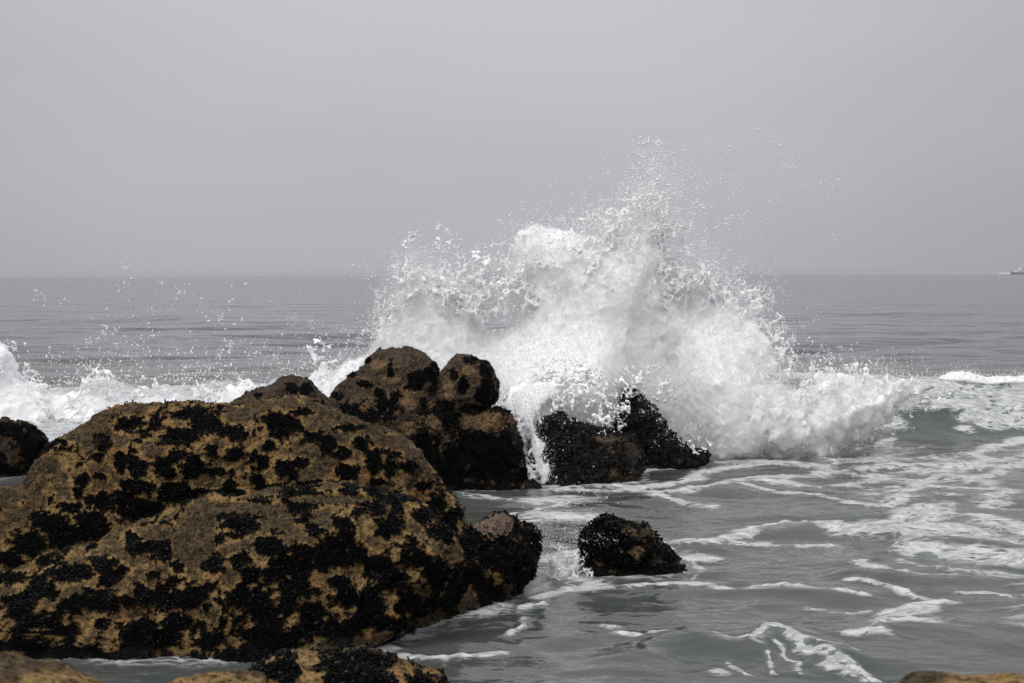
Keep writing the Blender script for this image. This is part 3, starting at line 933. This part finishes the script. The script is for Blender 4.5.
SURF_LACE = [(-160, 450), (-160, 342), (-40, 338), (4, 336), (16, 346), (24, 368), (44, 382), (66, 382), (86, 370), (104, 370), (122, 377), (140, 386), (160, 384), (178, 376),
             (198, 386), (225, 382), (245, 370), (264, 378), (300, 368), (326, 346), (350, 352), (350, 450)]
foam_body('surf_foam', [(-160, 480), (-160, 345), (-40, 342), (6, 342), (14, 352), (20, 374), (40, 384), (65, 392), (84, 380), (104, 374), (118, 378), (135, 395),
                        (160, 394), (178, 384), (196, 398), (225, 392), (245, 378), (262, 388), (300, 380), (325, 358), (345, 372), (345, 470)], 26.2, .034, .9,
          [(-160, .10), (345, .10)], .30, 'low white surf washing behind the boulders on the left', 22, depth=(1.4, 1.1), margin=.35, ext=.3, cell=.16, froth=90000, fsc=1.1, bumps=1.0)
foam_body('water_lace', SURF_LACE, 26.0, .021, .5, [(-160, 1.6), (345, 1.6)], .33, 'torn threads of water above the low surf on the left', 43, depth=(.7, .6), margin=.12,
          ext=.2, cell=.14, mat=M_DROP, stretch=(1, 1, 1.2))
foam_body('foam_cascade', [(497, 412), (502, 392), (520, 380), (560, 376), (600, 384), (622, 398), (617, 425), (612, 438), (600, 432), (585, 421), (563, 416),
                           (548, 424), (562, 446), (566, 466), (564, 480), (556, 489), (538, 490), (526, 476), (519, 450), (513, 425)], 20.2, .014, .5,
          [(495, .20), (622, .30)], .52, 'white water pouring down between the square dark rock and the sloping rock', 23, depth=(1.2, 2.4), margin=.2, lean=.8,
          ext=.16, cell=.068, bumps=.45, stretch=(1, 1, 3.2), froth=35000, fsc=.8, ycurve=lambda X, Z: 1.0 * np.maximum(Z - .95, 0))
foam_body('crest_foam', [(870, 400), (872, 374), (900, 374), (930, 377), (950, 372), (962, 371), (985, 378), (1010, 375), (1040, 377), (1100, 378), (1100, 392),
                         (1030, 386), (980, 388), (930, 385), (900, 392)], 26.9, .022, .9, [(870, .02), (1100, .02)], .3,
          'thin line of white foam along the crest of the unbroken wave', 24, depth=(.7, .7), margin=.2, bumps=.32, ext=.12, cell=.1, froth=8000)
foam_body('churning_foam', [(520, 600), (524, 590), (530, 568), (536, 548), (544, 532), (554, 530), (562, 542), (574, 540), (582, 556), (588, 580), (592, 600), (560, 610)], 13.9, .0085, .3,
          [(520, .07), (590, .07)], .50, 'churning white water between the pink-topped rock and the small black rock', 25, depth=(.55, .6), margin=.1, bumps=.3,
          ext=.12, cell=.05, stretch=(1, 1, 1), froth=5000, fsc=.45)

def mist_material(name, dens):
    t = NT(name)
    pv_ = t.n('ShaderNodeVolumePrincipled')
    pv_.inputs['Color'].default_value = (.998, .998, .999, 1)
    pv_.inputs['Density'].default_value = dens
    t.l(pv_.outputs[0], t.out.inputs['Volume'])
    return t.m


FR1 = [(318, .0), (740, .0), (893, .0)]
FR2 = [q for q in FRS if q[0] < 780] + [(800, .45), (893, .6)]
foam_body('splash_mist', SPLASH, 23.7, .06, 1.0, FR1, 0, 'thin veil of mist hanging round the rim of the tall splash', 21, depth=(2.3, 1.5), ycurve=YC,
          mat=mist_material('thin_mist', .22), vol=True, cat='mist')
foam_body('splash_mist', SPLASH, 23.7, .038, .9, FR2, 0, 'dense white mist in the heart of the tall splash', 21, gaps=GAPS, depth=(2.1, 1.3), ycurve=YC,
          mat=mist_material('dense_mist', 3.5), vol=True, cat='mist')

OCT_V = np.array([(1, 0, 0), (-1, 0, 0), (0, 1, 0), (0, -1, 0), (0, 0, 1), (0, 0, -1)], float)
OCT_F = np.array([(0, 2, 4), (2, 1, 4), (1, 3, 4), (3, 0, 4), (2, 0, 5), (1, 2, 5), (3, 1, 5), (0, 3, 5)])


def droplets(name, pos, rad, label, seed, mat=None):
    r = np.random.default_rng(seed)
    n = len(pos)
    ax = r.normal(size=(n, 3))
    ax /= np.linalg.norm(ax, axis=1)[:, None]
    el = 1.6 * r.random(n) ** 2
    O_ = OCT_V[None] * rad[:, None, None] * (.75 + .35 * r.random((n, 6, 1)))
    V = pos[:, None] + O_ + ax[:, None] * ((O_ * ax[:, None]).sum(2) * el[:, None])[..., None]
    faces = (OCT_F[None] + (np.arange(n) * 6)[:, None, None]).reshape(-1, 3)
    o = mesh_obj(name, V.reshape(-1, 3), faces, mat or M_DROP)
    tag(o, label, 'spray', 'stuff')


def drops_px(boxes, Y, dY, seed):
    """clumped clouds of drops: (cx, cy, sx, sy, n, rmin, rmax) spreads given by the size they show"""
    r = np.random.default_rng(seed)
    PP, RR = [], []
    for cx, cy, sx, sy, n, r0, r1 in boxes:
        n = int(n * 2.6)
        k = max(4, n // 22)
        kc = r.normal(size=(k, 2)) * (sx, sy) + (cx, cy)
        w = np.minimum((r.random(n) ** 1.6 * k).astype(int), k - 1)
        q = kc[w] + r.normal(size=(n, 2)) * (sx * .26, sy * .26) * r.random((n, 1)) * 1.5
        PP.append(q)
        RR.append(r0 * .7 + (r1 * .85 - r0 * .7) * r.random(n) ** 6)
    q, RR = np.concatenate(PP), np.concatenate(RR)
    yy = Y + r.normal(size=len(q)) * dY
    d = np.stack([q[:, 0] - CX, CY - q[:, 1], np.full(len(q), -F)], 1) @ RN.T
    return np.array([0, 0, HCAM]) + d * (yy / d[:, 1])[:, None], RR


edge = []
top = [p_ for p_ in SPLASH[1:38]]
r = np.random.default_rng(5)
for (a, b), (c, d) in zip(top[:-1], top[1:]):
    ln = math.hypot(c - a, d - b)
    hi = 1.0 if b < 350 else .5
    for k in range(max(1, int(ln / 14))):
        t = (k + .5) / max(1, int(ln / 14))
        edge.append((a + (c - a) * t, b + (d - b) * t + 2, 10, 15, int(300 * hi), .004, .018))
plume = [(648, 182, 12, 22, 70, .008, .03), (672, 216, 20, 18, 90, .007, .026), (585, 218, 20, 8, 120, .006, .022), (430, 262, 26, 10, 160, .005, .02), (745, 290, 20, 22, 220, .005, .02), (655, 190, 18, 32, 170, .007, .026), (650, 155, 16, 25, 80, .007, .022), (700, 215, 36, 26, 260, .007, .022), (700, 150, 40, 28, 130, .007, .018),
         (765, 165, 38, 28, 170, .007, .019), (820, 190, 35, 30, 60, .007, .016), (740, 230, 40, 40, 140, .006, .016), (600, 200, 30, 25, 90, .006, .018),
         (560, 205, 40, 20, 60, .006, .016), (470, 245, 45, 18, 140, .003, .013), (690, 110, 30, 18, 20, .006, .012), (505, 310, 14, 16, 420, .005, .018),
         (750, 280, 22, 18, 160, .004, .014), (390, 300, 14, 22, 200, .004, .016), (365, 335, 22, 22, 260, .004, .016), (640, 260, 60, 30, 400, .004, .016)]
pp, rd = drops_px(edge + plume, 23.5, .45, 31)
droplets('spray_droplets', pp, rd, 'fine white droplets thrown up above the tall splash', 1)
pp, rd = drops_px([(165, 330, 60, 34, 260, .008, .026), (195, 378, 90, 13, 800, .006, .024), (90, 385, 60, 8, 500, .006, .022), (120, 345, 14, 14, 60, .006, .03), (228, 352, 10, 14, 60, .006, .03), (170, 296, 14, 12, 40, .006, .028),
                   (300, 365, 40, 18, 420, .005, .018), (40, 360, 40, 20, 260, .005, .02), (232, 325, 20, 20, 50, .006, .026), (320, 330, 40, 30, 160, .004, .016)], 25.2, .5, 32)
droplets('spray_droplets', pp, rd, 'scattered drops flung up from the surf on the left', 2)
pp, rd = drops_px([(556, 440, 14, 24, 420, .004, .016), (616, 400, 9, 24, 120, .003, .012), (668, 408, 12, 14, 300, .003, .012), (704, 436, 12, 10, 260, .003, .012), (650, 392, 10, 12, 300, .003, .010), (590, 465, 30, 14, 300, .004, .012), (540, 470, 10, 20, 250, .004, .014)],
                  20.6, .35, 33)
droplets('spray_droplets', pp, rd, 'drops splashing down over the sloping black rock', 3)
pp, rd = drops_px([(560, 535, 22, 12, 300, .002, .008), (575, 500, 20, 12, 90, .003, .009), (545, 570, 18, 14, 260, .002, .008), (605, 545, 16, 14, 40, .003, .008)], 13.8, .25, 34)
droplets('spray_droplets', pp, rd, 'small drops jumping between the two low mussel rocks', 4)


droplets('spray_droplets', np.concatenate([a for a, b in FROTH]), np.concatenate([b for a, b in FROTH]), 'froth of tiny drops covering the white water', 9, M_FROTH)


# ------------------------------------------------------------------ boat
def simple(name, col, rough=.5):
    t = NT(name)
    co = t.n('ShaderNodeTexCoord').outputs['Object']
    c = t.mix(t.ramp(t.noise(co, .6, 3), .35, .7), col, tuple(v * .85 for v in col))
    t.principled(Base_Color=c, Roughness=rough)
    return t.m


def loft(sections):
    V, Fc = [], []
    n = len(sections[0])
    for s_ in sections:
        V += s_
    for i in range(len(sections) - 1):
        for k in range(n):
            a, b = i * n + k, i * n + (k + 1) % n
            Fc.append((a, b, b + n, a + n))
    for base, rev in ((0, True), ((len(sections) - 1) * n, False)):
        for k in range(1, n - 2, 2):
            q = (base, base + k, base + k + 1, base + k + 2)
            Fc.append(q[::-1] if rev else q)
    return np.array(V), np.array(Fc)


def boxv(x0, x1, y0, y1, z0, z1, taper=0.0):
    V = [(x0, y0, z0), (x1, y0, z0), (x1, y1, z0), (x0, y1, z0), (x0 + taper, y0, z1), (x1 - taper, y0, z1), (x1 - taper, y1, z1), (x0 + taper, y1, z1)]
    return np.array(V, float), np.array([(3, 2, 1, 0), (4, 5, 6, 7), (0, 1, 5, 4), (1, 2, 6, 5), (2, 3, 7, 6), (3, 0, 4, 7)])


M_HULL, M_CABIN, M_GLASS = simple('dark_hull', (.24, .25, .27)), simple('white_boat_paint', (.85, .85, .85)), simple('dark_windows', (.03, .035, .04), .15)
BY = 2600.0
bc = P(1025, 274, BY)
boat = bpy.data.objects.new('motor_boat', None)
COL.objects.link(boat)
boat.location = (bc[0], BY, 0)
boat.scale = (1.35, 1.35, 1.5)
tag(boat, 'white motor boat far off on the horizon at the right edge', 'boat')
sec = []
for sx, hw, zb in ((-20, 2.6, 3.6), (-14, 3.6, 3.0), (-4, 4.0, 2.7), (8, 4.0, 2.6), (15, 3.4, 2.7), (19, 2.2, 2.9)):
    hb = hw * (.35 if sx == -20 else .8)
    sec.append([(sx, -hw, zb), (sx + (1.5 if sx == -20 else 0), -hb, -1), (sx + (1.5 if sx == -20 else 0), hb, -1), (sx, hw, zb)])


def child(name, VF, mat, parent, off=(0, 0, 0)):
    o = mesh_obj(name, VF[0], VF[1], mat, None, (0, 0, 0), smooth=False)
    o.parent = parent
    o.location = off
    return o


child('hull', loft(sec), M_HULL, boat)
dk = child('cabin', boxv(-14, 16, -3, 3, 2.75, 6.0, 1.2), M_CABIN, boat)
child('window_band', boxv(-10, 12, -3.06, 3.06, 3.9, 4.6), M_GLASS, dk)
wh = child('wheelhouse', boxv(-8, 6, -2.4, 2.4, 6.0, 9.0, 1.4), M_CABIN, boat)
child('window_band', boxv(-5, 3, -2.46, 2.46, 7.2, 8.0), M_GLASS, wh)
child('mast', boxv(-.3, .3, -.3, .3, 9.0, 12), M_CABIN, boat)
foam_w = []
rw = np.random.default_rng(9)
n = 150
pos = np.stack([bc[0] - 27 - 20 * rw.random(n) ** 1.3, BY + rw.normal(size=n) * 2, .3 + 2.2 * rw.random(n)], 1)
V = pos[:, None] + OCT_V[None] * (.5 + 1.0 * rw.random(n))[:, None, None]
o = mesh_obj('bow_wave', V.reshape(-1, 3), (OCT_F[None] + (np.arange(n) * 6)[:, None, None]).reshape(-1, 3), M_DROP)
tag(o, 'streak of white water at the bow of the distant motor boat', 'sea foam', 'stuff')

# ------------------------------------------------------------------ haze
V, Fc = boxv(-4200, 4200, -60, 9000, -3, 9.0)
t = NT('sea_haze')
pv = t.n('ShaderNodeVolumePrincipled')
pv.inputs['Color'].default_value = (.72, .72, .745, 1)
pv.inputs['Density'].default_value = .00014
pv.inputs['Anisotropy'].default_value = .1
t.l(pv.outputs[0], t.out.inputs['Volume'])
hz = mesh_obj('haze', V, Fc, t.m, smooth=False)
tag(hz, 'pale sea haze fading the horizon', 'haze', 'stuff')

# ------------------------------------------------------------------ light
EL, AZ = math.radians(52), math.radians(-140)   # azimuth measured from +Y towards +X
w = bpy.data.worlds.new('World')
scene.world = w
w.use_nodes = True
nt = w.node_tree
nt.nodes.clear()
out = nt.nodes.new('ShaderNodeOutputWorld')
bg = nt.nodes.new('ShaderNodeBackground')
bg.inputs['Strength'].default_value = .1
sky = nt.nodes.new('ShaderNodeTexSky')
sky.sky_type = 'NISHITA'
sky.sun_disc = False
sky.sun_elevation, sky.sun_rotation = EL, AZ
sky.air_density, sky.dust_density = 1.0, 4.0
hs = nt.nodes.new('ShaderNodeHueSaturation')
hs.inputs['Saturation'].default_value = .15
nt.links.new(sky.outputs[0], hs.inputs['Color'])
tcn = nt.nodes.new('ShaderNodeTexCoord')
sepx = nt.nodes.new('ShaderNodeSeparateXYZ')
nt.links.new(tcn.outputs['Generated'], sepx.inputs[0])
mr = nt.nodes.new('ShaderNodeMapRange')
for k, v in (('From Min', 0), ('From Max', 1), ('To Min', 4.7), ('To Max', 12.8)):
    mr.inputs[k].default_value = v
pwz = nt.nodes.new('ShaderNodeMath')
pwz.operation = 'POWER'
pwz.use_clamp = True
nt.links.new(sepx.outputs['Z'], pwz.inputs[0])
pwz.inputs[1].default_value = 1.45
nt.links.new(pwz.outputs[0], mr.inputs['Value'])
# the cloud deck is a little brighter towards the middle than at the sides, with very soft mottling
dotn = nt.nodes.new('ShaderNodeVectorMath')
dotn.operation = 'DOT_PRODUCT'
v0 = Vector((-.03, 1, .16)).normalized()
dotn.inputs[1].default_value = v0
nt.links.new(tcn.outputs['Generated'], dotn.inputs[0])
mr2 = nt.nodes.new('ShaderNodeMapRange')
mr2.interpolation_type = 'SMOOTHSTEP'
for k, v in (('From Min', .90), ('From Max', 1.0), ('To Min', .86), ('To Max', 1.06)):
    mr2.inputs[k].default_value = v
nt.links.new(dotn.outputs['Value'], mr2.inputs['Value'])
nz = nt.nodes.new('ShaderNodeTexNoise')
nz.inputs['Scale'].default_value = 3.0
nz.inputs['Detail'].default_value = 3
mpn = nt.nodes.new('ShaderNodeMapping')
mpn.inputs['Scale'].default_value = (1, 1, 3)
nt.links.new(tcn.outputs['Generated'], mpn.inputs[0])
nt.links.new(mpn.outputs[0], nz.inputs['Vector'])
mr3 = nt.nodes.new('ShaderNodeMapRange')
for k, v in (('From Min', .3), ('From Max', .7), ('To Min', .965), ('To Max', 1.035)):
    mr3.inputs[k].default_value = v
nt.links.new(nz.outputs['Fac'], mr3.inputs['Value'])


def wm(a, b):
    nd = nt.nodes.new('ShaderNodeMath')
    nd.operation = 'MULTIPLY'
    nt.links.new(a, nd.inputs[0])
    nt.links.new(b, nd.inputs[1])
    return nd.outputs[0]


lum = wm(wm(mr.outputs[0], mr2.outputs[0]), mr3.outputs[0])
tint = nt.nodes.new('ShaderNodeVectorMath')
tint.operation = 'SCALE'
tint.inputs[0].default_value = (.995, .99, 1.045)
nt.links.new(lum, tint.inputs['Scale'])
mx = nt.nodes.new('ShaderNodeMix')
mx.data_type = 'RGBA'
mx.inputs['Factor'].default_value = .92
nt.links.new(hs.outputs[0], mx.inputs[6])
nt.links.new(tint.outputs[0], mx.inputs[7])
nt.links.new(mx.outputs[2], bg.inputs['Color'])
nt.links.new(bg.outputs[0], out.inputs['Surface'])

sl = bpy.data.lights.new('sun', 'SUN')
sl.energy, sl.angle, sl.color = 1.4, math.radians(45), (1, .975, .94)
so = bpy.data.objects.new('sun', sl)
COL.objects.link(so)
dirv = Vector((math.sin(AZ) * math.cos(EL), math.cos(AZ) * math.cos(EL), math.sin(EL)))
so.rotation_euler = dirv.to_track_quat('Z', 'Y').to_euler()
so.location = (0, 0, 50)

scene.view_settings.view_transform = 'Standard'
scene.view_settings.look = 'None'
scene.view_settings.exposure = 0.0
scene.view_settings.gamma = 1.0
scene.cycles.max_bounces = 28
scene.cycles.diffuse_bounces = 6
scene.cycles.volume_bounces = 24
scene.cycles.transparent_max_bounces = 32
scene.cycles.use_denoising = True
